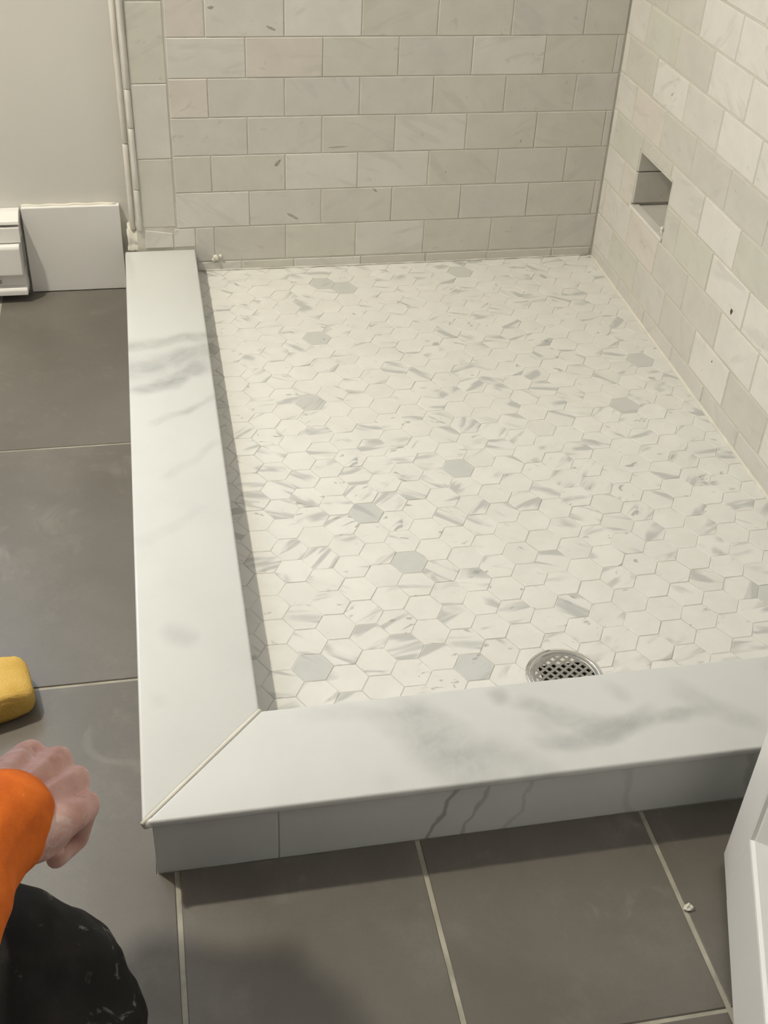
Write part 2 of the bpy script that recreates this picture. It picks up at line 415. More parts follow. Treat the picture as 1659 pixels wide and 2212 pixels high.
for k in range(-1, NROW):
    offs = .025 if k % 2 else .102
    z0 = ZR + k * P + G / 2 + .0013; z1 = ZR + (k + 1) * P - G / 2 - .0013
    if k == -1: z0 = -.03
    for i in range(-1, 11):
        u0 = offs + i * TL; u1 = u0 + TL
        n = i + 1
        a = max(u0, .001) + G / 2 + .0011; b = min(u1, 1.508) - G / 2 - .0011
        if b - a < .012: continue
        key = (k, i)
        if k == -1: kind = 'b'
        elif key in white: kind = 'w'
        elif key in light: kind = 'w' if i >= 2 else 'l'
        elif key in pink: kind = 'p'
        elif i == -1: kind = 'l'
        elif i >= 5: kind = random.choice('wwlwg')
        else: kind = random.choice('dgbdl')
        # keep the tile clear of the niche opening
        if a < NY1 and b > NY0 and z0 < NZ1 and z1 > NZ0:
            N0, N1, B0, B1 = NY0 - .001, NY1 + .001, NZ0 - .001, NZ1 + .001
            if z0 >= B0 - .012:                      # opening rises from the tile's foot (or past it)
                if z1 <= B1:                         # full height of the tile
                    if a < N0 - .005: put_tile(wall_right, 'r', a, min(b, N0), z0, z1, kind)
                    if b > N1 + .005: put_tile(wall_right, 'r', max(a, N1), b, z0, z1, kind)
                else:
                    pts = []
                    if a >= N0 and b <= N1: pts = rect_poly(a, b, B1, z1)
                    elif a < N0 and b <= N1: pts = [(a, z0), (N0, z0), (N0, B1), (b, B1), (b, z1), (a, z1)]
                    elif a >= N0 and b > N1: pts = [(a, B1), (N1, B1), (N1, z0), (b, z0), (b, z1), (a, z1)]
                    else: pts = [(a, z0), (N0, z0), (N0, B1), (N1, B1), (N1, z0), (b, z0), (b, z1), (a, z1)]
                    put_tile(wall_right, 'r', a, b, z0, z1, kind, pts)
            else:
                put_tile(wall_right, 'r', a, b, z0, min(z1, B0), kind)
            continue
        put_tile(wall_right, 'r', a, b, z0, z1, kind)
# niche lining
def lin(name, lo, hi, kind, bev=.0012):
    o = box(name, lo, hi, MT_WALL, wall_right, bev, 1); o.color = tone(kind); return o
e = .006
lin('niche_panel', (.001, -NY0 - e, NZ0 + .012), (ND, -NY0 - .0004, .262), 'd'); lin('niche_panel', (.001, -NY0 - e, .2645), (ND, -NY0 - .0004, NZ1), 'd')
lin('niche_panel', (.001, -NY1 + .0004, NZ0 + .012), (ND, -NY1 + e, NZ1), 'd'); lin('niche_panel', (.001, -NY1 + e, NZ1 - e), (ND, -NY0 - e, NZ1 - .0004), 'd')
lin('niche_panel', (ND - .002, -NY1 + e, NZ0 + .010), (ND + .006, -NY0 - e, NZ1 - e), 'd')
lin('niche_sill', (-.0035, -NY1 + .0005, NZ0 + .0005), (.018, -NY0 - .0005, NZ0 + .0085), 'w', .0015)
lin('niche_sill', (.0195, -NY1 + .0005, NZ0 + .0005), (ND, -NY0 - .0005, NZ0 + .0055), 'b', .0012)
lump('grout_lump', [(-.001, -NY1 + .004, .212, .005), (.000, -NY1 + .005, .206, .004)], M_CAULK, wall_right)
# small scuffs and chips on the tile
M_SCUFF = m_plain('dark_scuff', (.40, .385, .35), .8, .2, mottle=.3, scale=300)
M_CHIP = m_plain('brown_chip', (.10, .07, .05), .8, .2)
def scuff(parent, side, u, z, L, w_, ang, m):
    bm = bmesh.new(); bmesh.ops.create_icosphere(bm, subdivisions=2, radius=1)
    for v in bm.verts:
        q = v.co * (1 + .45 * noise.noise(v.co * 2.1 + Vector((u * 30, z * 30, 0))))
        x, y = q.x * L, q.y * w_; ca, sa = math.cos(math.radians(ang)), math.sin(math.radians(ang))
        v.co = Vector((x * ca - y * sa, x * sa + y * ca, q.z * .00035))
    me = bpy.data.meshes.new('scuff'); bm.to_mesh(me); bm.free()
    obj('scuff', me, m, parent, (u, -.0002, z) if side == 'b' else (-.0002, -u, z), RB if side == 'b' else RR)
for u, z, L, w_, a in ((-.7252, .2363, .010, .0035, 50), (-.6945, .1183, .014, .0026, -32), (-.5159, .1707, .007, .0026, -40), (-.8502, .5434, .006, .003, 5), (-.2009, .2704, .004, .0015, -60), (-.3618, .2064, .0018, .0016, 0), (-.735, .505, .010, .0022, -25), (-.60, .2675, .022, .0009, 2)):
    scuff(wall_back, 'b', u, z, L, w_, a, M_SCUFF)
for u, z, L, w_, m in ((.6727, .1995, .0055, .0040, M_CHIP), (.6485, .0849, .003, .0016, M_CHIP), (.2695, .4503, .003, .0018, M_SCUFF)):
    scuff(wall_right, 'r', u, z, L, w_, 70, m)
# caulk bead in the corners
def bead(name, pts, rad, m, parent, n=6, taper=False):
    bm = bmesh.new(); rings = []
    for i, p in enumerate(pts):
        p = Vector(p); a = Vector(pts[max(0, i - 1)]); b = Vector(pts[min(len(pts) - 1, i + 1)])
        tdir = (b - a).normalized(); s = tdir.orthogonal().normalized(); q = tdir.cross(s)
        rr = rad[i] if isinstance(rad, (list, tuple)) else rad * (1 + .25 * noise.noise(p * 31))
        rings.append([bm.verts.new(p + s * rr * math.cos(2 * math.pi * k / n) + q * rr * math.sin(2 * math.pi * k / n)) for k in range(n)])
    for a, b in zip(rings, rings[1:]):
        for i in range(n): bm.faces.new((a[i], a[(i + 1) % n], b[(i + 1) % n], b[i]))
    bm.faces.new(rings[0]); bm.faces.new(rings[-1])
    return from_bm(name, bm, m, parent, True)

# painted continuation of the right wall towards the door, entrance wall, left wall, ceiling, painted back wall
WX0, WX1, WZ0, WZ1 = -2.20, -1.46, .86, 1.80                      # window in the painted back wall
boxes_wall = [((XW - .1, YD, ZF - .1), (WX0, YD + .12, ZC)), ((WX1, YD, ZF - .1), (-1.026, YD + .12, ZC)),
              ((WX0, YD, ZF - .1), (WX1, YD + .12, WZ0)), ((WX0, YD, WZ1), (WX1, YD + .12, ZC))]
struct(boxes('wall_back_painted', boxes_wall, M_PAINT), 'painted warm white wall beside the shower')
struct(box('wall_right_painted', (.004, -3.9, ZF - .1), (.12, CY0 - .007, ZC), M_PAINT), 'painted wall beyond the curb')
struct(box('wall_left', (XW - .1, -3.9, ZF - .1), (XW, YD, ZC), M_PAINT), 'painted left wall')
DX0, DX1, DZ = -1.40, -.615, 2.0
struct(boxes('wall_front', [((XW, YE - .12, ZF - .1), (DX0, YE, ZC)), ((DX1, YE - .12, ZF - .1), (.004, YE, ZC)), ((DX0, YE - .12, DZ), (DX1, YE, ZC))], M_PAINT), 'entrance wall with the doorway')
struct(box('wall_hall', (XW - .1, -4.0, ZF - .1), (.12, -3.9, ZC), M_PAINT), 'hall wall outside the doorway')
struct(box('ceiling', (XW - .1, -4.0, ZC), (.12, YD + .12, ZC + .08), m_plain('ceiling_white', (.78, .775, .76), .85, .2)), 'flat white ceiling')
tr = struct(boxes('trim_1', [((DX0 - .065, YE, ZF), (DX0 + .001, YE + .016, DZ + .065)), ((DX1 - .001, YE, ZF), (DX1 + .065, YE + .016, DZ + .065)), ((DX0, YE, DZ), (DX1, YE + .016, DZ + .065)),
                            ((DX0, YE - .12, ZF), (DX0 + .016, YE, DZ)), ((DX1 - .016, YE - .12, ZF), (DX1, YE - .001, DZ)), ((DX0 + .016, YE - .12, DZ - .016), (DX1 - .016, YE, DZ))], M_TRIM), 'white door casing')
# window
win = empty('window_1', (0, 0, 0)); struct(win, 'white double hung window above the heater')
cw = .06
boxes('casing', [((WX0 - cw, YD - .016, WZ0 - cw), (WX0, YD, WZ1 + cw)), ((WX1, YD - .016, WZ0 - cw), (WX1 + cw, YD, WZ1 + cw)), ((WX0, YD - .016, WZ1), (WX1, YD, WZ1 + cw)), ((WX0 - .0, YD - .03, WZ0 - cw), (WX1, YD, WZ0 - .012))], M_TRIM, win)
zm = (WZ0 + WZ1) / 2
boxes('sash', [((WX0, YD + .04, WZ0), (WX0 + .04, YD + .08, WZ1)), ((WX1 - .04, YD + .04, WZ0), (WX1, YD + .08, WZ1)), ((WX0 + .04, YD + .04, WZ0), (WX1 - .04, YD + .08, WZ0 + .05)), ((WX0 + .04, YD + .04, WZ1 - .04), (WX1 - .04, YD + .08, WZ1)), ((WX0 + .04, YD + .04, zm - .02), (WX1 - .04, YD + .08, zm + .02))], M_TRIM, win)
tg = NT('window_glass'); tr_ = tg.n('ShaderNodeBsdfTransparent'); gl_ = tg.n('ShaderNodeBsdfGlossy'); gl_.inputs['Roughness'].default_value = .02
mx_ = tg.n('ShaderNodeMixShader'); mx_.inputs[0].default_value = .06; tg.l(tr_.outputs[0], mx_.inputs[1]); tg.l(gl_.outputs[0], mx_.inputs[2])
tg.l(mx_.outputs[0], tg.t.nodes['Material Output'].inputs['Surface'])
for a, b in ((WZ0 + .05, zm - .02), (zm + .02, WZ1 - .04)):
    box('pane', (WX0 + .04, YD + .058, a), (WX1 - .04, YD + .062, b), tg.m, win)
pl = bpy.data.lights.new('window_left_offscreen', 'AREA'); pl.shape = 'RECTANGLE'; pl.size = WX1 - WX0; pl.size_y = WZ1 - WZ0
pl.cycles.is_portal = True
po = bpy.data.objects.new('window_left_offscreen', pl); COL.objects.link(po); po.location = ((WX0 + WX1) / 2, YD + .10, zm); po.rotation_euler = (-math.pi / 2, 0, 0)

# ------------------------------------------------------------------ shower floor of two inch hexagons, falling to the drain
def pan_z(x, y): return -.028 + .0205 * math.hypot(x - DRAIN[0], y - DRAIN[1])
bm = bmesh.new(); nx, ny = 36, 52; vv = []
PX0, PX1, PY0, PY1 = CX1 - .004, .001, CY1 - .004, .0012
for j in range(ny + 1):
    for i in range(nx + 1):
        x = PX0 + (PX1 - PX0) * i / nx; y = PY0 + (PY1 - PY0) * j / ny
        vv.append(bm.verts.new((x, y, pan_z(x, y) - .0007)))
for j in range(ny):
    for i in range(nx):
        q = [vv[j * (nx + 1) + i], vv[j * (nx + 1) + i + 1], vv[(j + 1) * (nx + 1) + i + 1], vv[(j + 1) * (nx + 1) + i]]
        c = sum((v.co for v in q), Vector()) / 4
        if math.hypot(c.x - DRAIN[0], c.y - DRAIN[1]) < DR * .72: continue
        bm.faces.new(q)
pan = from_bm('floor_shower', bm, M_GROUT_H); struct(pan, 'sloping shower floor of white marble hexagons')
HF, HG = .0520, .0011                 # pitch across flats, joint
HXP = HF * math.sqrt(3) / 2; RAD = (HF - HG) / math.sqrt(3)
HEX = [(RAD * math.cos(math.radians(60 * k)), RAD * math.sin(math.radians(60 * k))) for k in range(6)]
v, fc = slab(HEX, .006, .0007); HEXM = mesh('hexagon_tile', v, fc); HEXM.materials.append(MT_HEX)
gray_at = [(-.816, -1.225), (-.598, -1.256), (-.640, -1.031), (-.689, -.898), (-.512, -.791), (-.734, -.536), (-.144, -.613), (-.039, -.447), (-.674, -.339), (-.646, -.077), (-.604, -.099), (-.126, -1.173), (-.305, -.043)]
cells = []
for i in range(-8, 17):
    x = -.640 + i * HXP
    for j in range(-5, 27):
        y = -1.2245 + j * HF + (HF / 2 if i % 2 else 0)
        poly = [(x + a, y + b) for a, b in HEX]
        for c3 in ((-1, 0, -(CX1 + .001)), (1, 0, -.002), (0, -1, -(CY1 + .001)), (0, 1, -.001)): 
            if poly: poly = clip(poly, *c3)
        if len(poly) < 3 or abs(area(poly)) < .00006: continue
        cut = len(poly) != 6 or abs(abs(area(poly)) - abs(area(HEX))) > 1e-6
        dd = math.hypot(x - DRAIN[0], y - DRAIN[1])
        if dd < DR + .006:
            ang0 = None
            if dd < DR * .8: continue
        if dd < DR + RAD + .002:
            fine = []
            for q in range(len(poly)):
                a, b = poly[q], poly[(q + 1) % len(poly)]
                for s in range(6): fine.append((a[0] + (b[0] - a[0]) * s / 6, a[1] + (b[1] - a[1]) * s / 6))
            out = []
            for (a, b) in fine:
                rr = math.hypot(a - DRAIN[0], b - DRAIN[1])
                if rr < DR + .0025:
                    sc = (DR + .0025) / max(rr, 1e-5); a, b = DRAIN[0] + (a - DRAIN[0]) * sc, DRAIN[1] + (b - DRAIN[1]) * sc
                if not out or math.hypot(a - out[-1][0], b - out[-1][1]) > .0006: out.append((a, b))
            poly = out; cut = True
            if len(poly) < 4 or abs(area(poly)) < .00015: continue
        cells.append((x, y, poly, cut))
grays = set()
for gx, gy in gray_at:
    grays.add(min(range(len(cells)), key=lambda q: (cells[q][0] - gx) ** 2 + (cells[q][1] - gy) ** 2))
order = sorted(range(len(cells)), key=lambda q: cells[q][1] + (.02 if cells[q][3] else 0))
near = set(order[:300])
rest_v, rest_f, rest_dark = [], [], []
for q, (x, y, poly, cut) in enumerate(cells):
    z = pan_z(x, y) + random.uniform(-.00035, .00035)
    dx, dy = x - DRAIN[0], y - DRAIN[1]; rr = max(math.hypot(dx, dy), 1e-4)
    nrm = Vector((-.0205 * dx / rr + random.uniform(-.006, .006), -.0205 * dy / rr + random.uniform(-.006, .006), 1)).normalized()
    rot = Vector((0, 0, 1)).rotation_difference(nrm)
    tn = random.choice([.80, .79, .785, .795, .775])
    tint = (tn, tn - .006, tn - .022)
    if q in near:
        if cut:
            v, fc = slab([(a - x, b - y) for a, b in poly], .006, .0005); me = mesh('hexagon_tile', v, fc)
        else: me = HEXM
        o = obj('hexagon_tile', me, MT_HEX, pan, (x, y, z), rot.to_euler())
        o.color = (.62, .635, .63, 1) if q in grays else (*tint, 1)
    else:
        v, fc = slab([(a - x, b - y) for a, b in poly], .006, .0006)
        b0 = len(rest_v)
        for w_ in v: rest_v.append(rot @ Vector(w_) + Vector((x, y, z)))
        for f_ in fc: rest_f.append(tuple(b0 + k for k in f_)); rest_dark.append(.55 if q in grays else random.choice([0, 0, .02, .04]))
me = mesh('hexagon_tiles', rest_v, rest_f); at = me.attributes.new('dark', 'FLOAT', 'FACE')
for k, dv in enumerate(rest_dark): at.data[k].value = dv
o = obj('hexagon_tiles', me, MT_HEX, pan); o.color = (.785, .78, .76, 1); o['kind'] = 'stuff'; o['label'] = 'small white marble hexagons towards the back wall'
bead('grout_bead', [(-.0015, y, pan_z(0, y) + .0015) for y in [CY1 + i * (-CY1 - .01) / 40 for i in range(41)]], .0042, M_CAULK, pan)
bead('grout_bead', [(x, -.001, pan_z(x, 0) + .001) for x in [CX1 + .01 + i * (-CX1 - .02) / 30 for i in range(31)]], .0022, M_GROUT_H, pan)

# ------------------------------------------------------------------ drain
dz = pan_z(*DRAIN) + .0006
drain = empty('shower_drain', (DRAIN[0], DRAIN[1], dz)); tag(drain, 'round chrome shower drain with a lattice grate beside the front curb', 'drain')
def ring(name, r0, r1, z0, z1, m, parent, n=64, ch=.0006):
    bm = bmesh.new(); prof = [(r0, z0), (r1, z0), (r1, z1 - ch), (r1 - ch, z1), (r0 + ch, z1), (r0, z1 - ch)]
    rs = [[bm.verts.new((a * math.cos(2 * math.pi * k / n), a * math.sin(2 * math.pi * k / n), z)) for k in range(n)] for a, z in prof]
    for i in range(len(rs)):
        a, b = rs[i], rs[(i + 1) % len(rs)]
        for k in range(n): bm.faces.new((a[k], a[(k + 1) % n], b[(k + 1) % n], b[k]))
    return from_bm(name, bm, m, parent, True)
ring('rim', .0490, DR, -.012, .0012, M_CHROME, drain)
ring('grate_ring', .0425, .0484, -.003, .0004, M_STEEL, drain)
bm = bmesh.new(); gp, gw, gr = .0098, .0040, .0435
for a in (35, 125):
    rot = Matrix.Rotation(math.radians(a), 4, 'Z')
    for k in range(-4, 5):
        o_ = k * gp; h = math.sqrt(max(gr * gr - o_ * o_, 0))
        g = bm_box(bm, (-h, o_ - gw / 2, -.0026 + (a > 90) * .00012), (h, o_ + gw / 2, .0002 - (a > 90) * .00012))
        bmesh.ops.transform(bm, matrix=rot, verts=g)
from_bm('grate', bm, M_STEEL, drain)
bm = bmesh.new(); n = 40
t0 = [bm.verts.new((.0486 * math.cos(2 * math.pi * k / n), .0486 * math.sin(2 * math.pi * k / n), -.006)) for k in range(n)]
t1 = [bm.verts.new((.040 * math.cos(2 * math.pi * k / n), .040 * math.sin(2 * math.pi * k / n), -.045)) for k in range(n)]
for k in range(n): bm.faces.new((t0[k], t0[(k + 1) % n], t1[(k + 1) % n], t1[k]))
bm.faces.new(t1)
from_bm('drain_body', bm, m_plain('dark_drain_pipe', (.06, .058, .055), .6, .3), drain, True)

# ------------------------------------------------------------------ curb
curb = empty('shower_curb', (CX0, CY0, ZF)); tag(curb, 'white marble topped shower curb turning a mitred corner around the pan', 'curb')
def par(o): o.parent = curb; o.matrix_parent_inverse = Matrix.Translation((-CX0, -CY0, -ZF)); return o
CT = .012
def cap(name, poly, m):
    bm = bmesh.new()
    a = [bm.verts.new((x, y, CZ - CT)) for x, y in poly]; b = [bm.verts.new((x, y, CZ)) for x, y in poly]; n = len(poly)
    bm.faces.new(a[::-1]); bm.faces.new(b)
    for i in range(n): bm.faces.new((a[i], a[(i + 1) % n], b[(i + 1) % n], b[i]))
    bmesh.ops.recalc_face_normals(bm, faces=bm.faces)
    bmesh.ops.bevel(bm, geom=list(bm.edges), offset=.0036, segments=3, profile=.5, affect='EDGES')
    o = from_bm(name, bm, m, None, True); return par(o)
g = .0012
cap('cap', [(CX0, CY0 + g * 1.4), (CX1 - g, CY1 + g * .6), (CX1, -.003), (CX0, -.003)], M_CAP_L)
cap('cap', [(CX0 + g * 1.4, CY0), (-.003, CY0), (-.003, CY1), (CX1 + g * .6, CY1 - g)], M_CAP_F)
par(bead('grout_joint', [(CX0 + (CX1 - CX0) * t, CY0 + (CY1 - CY0) * t, CZ - .0016) for t in [i / 14 for i in range(15)]], .0030, M_CAULK, None))
par(lump('grout_lump', [(CX0 + .006, CY0 + .005, CZ - .005, .0065), (CX0 + .004, CY0 + .006, CZ - .009, .005)], M_CAULK, None))
ov = .010
par(boxes('curb_core', [((CX0 + ov + .0014, CY0 + ov + .0014, ZF - .05), (CX1 - .010, -.001, CZ - CT)), ((CX1 - .010, CY0 + ov + .0014, ZF - .05), (-.001, CY1 - .010, CZ - CT))], M_GROUT_W))
jx = -.900
for a, b in ((CX0 + ov, jx - .0005), (jx + .0005, -.290), (-.2892, -.003)):
    par(box('face_tile', (a, CY0 + ov, ZF - .001), (b, CY0 + ov + .008, CZ - CT - .0004), M_FACE, None, .0012, 2))
for a, b in ((CY0 + ov + .0085, -.90), (-.898, -.29), (-.288, -.003)):
    par(box('face_tile', (CX0 + ov, a, ZF - .001), (CX0 + ov + .008, b, CZ - CT - .0004), M_FACE, None, .0012, 2))
for a, b in ((CY1 + .0, -.745), (-.743, -.003)):
    par(box('face_tile', (CX1 - .010, a, -.033), (CX1 - .002, b, CZ - CT - .0004), M_FACE, None, .001, 1))
for a, b in ((CX1 - .001, -.45), (-.448, -.003)):
    par(box('face_tile', (a, CY1 - .010, -.033), (b, CY1 - .002, CZ - CT - .0004), M_FACE, None, .001, 1))

# ------------------------------------------------------------------ baseboard, heater
bb = struct(boxes('baseboard_back', [((-1.2600, YD - .0155, ZF + .001), (-1.0585, YD, .137))], M_TRIM, None, .0012), 'tall white baseboard between heater and curb')
bead('paint_caulk', [(-1.260 + i * .0102, YD - .004 + .002 * math.sin(i * 1.3), .1375) for i in range(20)], .0035, M_CAULK, bb)
struct(box('baseboard_left', (XW, YE + .02, ZF), (XW + .015, YD - .08, .137), M_TRIM), 'white baseboard of the left wall')
HX0, HX1 = -2.26, -1.2645
def sheet(name, prof, x0, x1, m, parent, bev=.0012):
    bm = bmesh.new(); a = [bm.verts.new((x0, y, z)) for y, z in prof]; b = [bm.verts.new((x1, y, z)) for y, z in prof]; n = len(prof)
    bm.faces.new(a); bm.faces.new(b[::-1])
    for i in range(n): bm.faces.new((a[i], a[(i + 1) % n], b[(i + 1) % n], b[i]))
    bmesh.ops.recalc_face_normals(bm, faces=bm.faces)
    if bev: bmesh.ops.bevel(bm, geom=list(bm.edges), offset=bev, segments=2, profile=.5, affect='EDGES')
    return from_bm(name, bm, m, parent)
heat = empty('baseboard_heater', ((HX0 + HX1) / 2, YD - .03, ZF)); tag(heat, 'white enamelled electric baseboard heater on the painted wall', 'heater')
def ph(o): o.parent = heat; o.matrix_parent_inverse = heat.matrix_world.inverted() if False else Matrix.Translation(-Vector(heat.location)); return o
yb = YD - .001
ph(sheet('back_plate', [(yb, ZF + .012), (yb - .004, ZF + .012), (yb - .004, .120), (yb, .120)], HX0, HX1, M_HEAT, None, 0))
ph(sheet('top_cover', [(yb, .134), (yb - .020, .134), (yb - .047, .1225), (yb - .049, .116), (yb - .046, .1145), (yb - .0, .1145)], HX0, HX1, M_HEAT, None))
ph(sheet('grille_panel', [(yb - .004, .110), (yb - .050, .110), (yb - .053, .078), (yb - .004, .078)], HX0, HX1 - .001, M_HEAT, None))
ph(sheet('front_panel', [(yb - .004, .076), (yb - .062, .076), (yb - .066, .070), (yb - .068, .012), (yb - .064, .008), (yb - .004, .008)], HX0, HX1 - .004, M_HEAT, None, .002))
ph(sheet('inner_deflector', [(yb - .004, .007), (yb - .053, .007), (yb - .050, -.020), (yb - .004, -.020)], HX0, HX1 - .001, M_HEAT, None, 0))
ph(sheet('bottom_lip', [(yb - .004, -.0205), (yb - .060, -.0205), (yb - .064, -.026), (yb - .064, -.037), (yb - .004, -.037)], HX0, HX1, M_HEAT, None, .0018))
tx = bpy.data.curves.new('maker_mark', 'FONT'); tx.body = 's'; tx.size = .016; tx.extrude = .0002; tx.align_x = 'RIGHT'
to = bpy.data.objects.new('maker_mark', tx); COL.objects.link(to)
dg = bpy.context.evaluated_depsgraph_get(); dg.update(); mm = bpy.data.meshes.new_from_object(to.evaluated_get(dg)); bpy.data.objects.remove(to)
to = obj('maker_mark', mm, m_plain('dark_print', (.10, .11, .10), .6))
to.location = (-1.3160, yb - .0535, -.012); to.rotation_euler = (math.pi / 2, 0, 0); ph(to)

# ------------------------------------------------------------------ ceiling lamp
lamp = empty('ceiling_light_offscreen', LAMP); tag(lamp, 'round recessed downlight with a white trim ring in the ceiling', 'ceiling light')
def lathe(name, prof, m, parent, n=40):
    bm = bmesh.new(); rs = []
    for a, z in prof:
        rs.append([bm.verts.new((a * math.cos(2 * math.pi * k / n), a * math.sin(2 * math.pi * k / n), z)) for k in range(n)] if a > 1e-6 else [bm.verts.new((0, 0, z))])
    for a, b in zip(rs, rs[1:]):
        for k in range(n):
            if len(a) == 1: bm.faces.new((a[0], b[k], b[(k + 1) % n]))
            elif len(b) == 1: bm.faces.new((a[k], a[(k + 1) % n], b[0]))
            else: bm.faces.new((a[k], a[(k + 1) % n], b[(k + 1) % n], b[k]))
    return from_bm(name, bm, m, parent, True)
lathe('trim_ring', [(.051, .0), (.078, -.001), (.080, -.004), (.076, -.007), (.055, -.006), (.051, .0)], M_TRIM, lamp)
te = NT('frosted_lens_lit'); te.b.inputs['Base Color'].default_value = (.9, .88, .82, 1)
te.b.inputs['Emission Color'].default_value = LAMP_COLOR; te.b.inputs['Emission Strength'].default_value = LAMP_STRENGTH
lathe('lens_offscreen', [(.051, -.003), (.03, -.0042), (0, -.0048)], te.m, lamp)

# ------------------------------------------------------------------ panelled door standing open at the right
A = Vector((-.3655, -1.590)); Bd = Vector((-.4445, -1.793)); dd = (Bd - A).normalized()
DW = .70
door = empty('door_1', (A.x, A.y, ZF + .012)); struct(door, 'white panelled door standing open beside the curb')
door.rotation_euler = (0, 0, math.atan2(dd.y, dd.x))
# local x runs from the latch edge to the hinge edge; the face seen by the room corner is local -y
DT = .046; DH = 1.98; ST = .067; BR = .114
boxes('stile', [((0, 0, 0), (ST, DT, DH))], M_DOOR, door, .0012); boxes('stile', [((DW - ST, 0, 0), (DW, DT, DH))], M_DOOR, door, .0012)
boxes('rail', [((ST, 0, 0), (DW - ST, DT, BR))], M_DOOR, door, 0); boxes('rail', [((ST, 0, .86), (DW - ST, DT, .98))], M_DOOR, door, 0); boxes('rail', [((ST, 0, DH - .11), (DW - ST, DT, DH))], M_DOOR, door, 0)
for z0, z1 in ((BR, .86), (.98, DH - .11)):
    x0, x1 = ST, DW - ST
    box('panel', (x0, .0178, z0), (x1, DT - .0178, z1), M_DOOR, door)
    # mitred ogee moulding on each face
    prof = ((0, 0), (.003, .0008), (.0055, .0045), (.010, .0050), (.046, .0168), (.050, .0182))
    for fy in (0, 1):
        bm = bmesh.new(); rings = []
        for i_, dp in prof:
            y = dp if fy == 0 else DT - dp
            rings.append([bm.verts.new(q) for q in ((x0 + i_, y, z0 + i_), (x1 - i_, y, z0 + i_), (x1 - i_, y, z1 - i_), (x0 + i_, y, z1 - i_))])
        for a, b in zip(rings, rings[1:]):
            for k in range(4): bm.faces.new((a[k], a[(k + 1) % 4], b[(k + 1) % 4], b[k]))
        from_bm('moulding', bm, M_DOOR, door)
kn = lathe('knob', [(.030, 0), (.030, .006), (.012, .008), (.012, .030), (.026, .036), (.029, .048), (.022, .058), (0, .061)], M_STEEL, door, 24)
kn.location = (.06, 0, .92); kn.rotation_euler = (math.pi / 2, 0, 0)

# ------------------------------------------------------------------ sponge
bm = bmesh.new(); g_ = bm_box(bm, (-.095, -.047, 0), (.095, .047, .046), 0)
bmesh.ops.subdivide_edges(bm, edges=list(bm.edges), cuts=10, use_grid_fill=True)
for v in bm.verts:
    # superellipse plan and softly rounded edges
    x, y, z = v.co.x / .095, v.co.y / .050, (v.co.z - .023) / .023
    m_ = max(abs(x), abs(y), abs(z)); L = (abs(x) ** 5 + abs(y) ** 5 + abs(z) ** 4.5) ** (1 / 5)
    s = m_ / L if L > 0 else 1
    v.co = Vector((x * s * .095, y * s * .050, z * s * .023 + .023))
    v.co += Vector((1, 1, 1)) * noise.noise(v.co * 45) * .0012
ts = NT('yellow_sponge_foam'); co = ts.coord()
vo = ts.n('ShaderNodeTexVoronoi'); ts.l(co, vo.inputs['Vector']); vo.inputs['Scale'].default_value = 420
ts.set(ts.mix(ts.step(ts.noise(co, 25, 3), .35, .7), (.66, .44, .125), (.57, .36, .085)), .85, .2)
ts.bump(vo.outputs[0], .5, .0012)
sp = from_bm('sponge', bm, ts.m, None, True, (-1.293, -1.208, ZF + .001)); sp.rotation_euler = (0, 0, math.radians(14))
tag(sp, 'yellow grout sponge lying on the grey floor tile', 'sponge')

# ------------------------------------------------------------------ crumb of grout
def crumb(x, y, s, label):
    bm = bmesh.new(); bmesh.ops.create_icosphere(bm, subdivisions=2, radius=s)
    for v in bm.verts: v.co = v.co * (1 + .9 * noise.noise(v.co * 260 + Vector((x, y, 0)) * 50)); v.co.x *= 1.25; v.co.z = max(v.co.z, -s * .5)
    o = from_bm('grout_crumb', bm, M_CAULK, None, False, (x, y, ZF + s * .5)); tag(o, label, 'debris'); return o
crumb(-.434, -1.648, .0042, 'pale crumb of dried grout on the floor near the door')

# ------------------------------------------------------------------ kneeling person
def cone_chain(bm, pts):
    """tapered limb: spheres at the joints joined by frusta; pts = (co, radius)"""
    for i, (p, r_) in enumerate(pts):
        g = bmesh.ops.create_uvsphere(bm, u_segments=14, v_segments=9, radius=r_)['verts']; bmesh.ops.translate(bm, vec=p, verts=g)
        if i:
            q, rq = pts[i - 1]; q = Vector(q); pp = Vector(p); ax = pp - q; L = ax.length
            if L < 1e-5: continue
            g = bmesh.ops.create_cone(bm, cap_ends=True, segments=16, radius1=rq, radius2=r_, depth=L)['verts']
            rot = Vector((0, 0, 1)).rotation_difference(ax.normalized()).to_matrix().to_4x4()
            bmesh.ops.transform(bm, matrix=Matrix.Translation((q + pp) / 2) @ rot, verts=g)
def ellipsoid(bm, c, rad, rot=None):
    g = bmesh.ops.create_uvsphere(bm, u_segments=20, v_segments=12, radius=1)['verts']
    mtx = Matrix.Translation(c) @ (rot.to_4x4() if rot else Matrix.Identity(4)) @ Matrix.Diagonal((*rad, 1))
    bmesh.ops.transform(bm, matrix=mtx, verts=g)
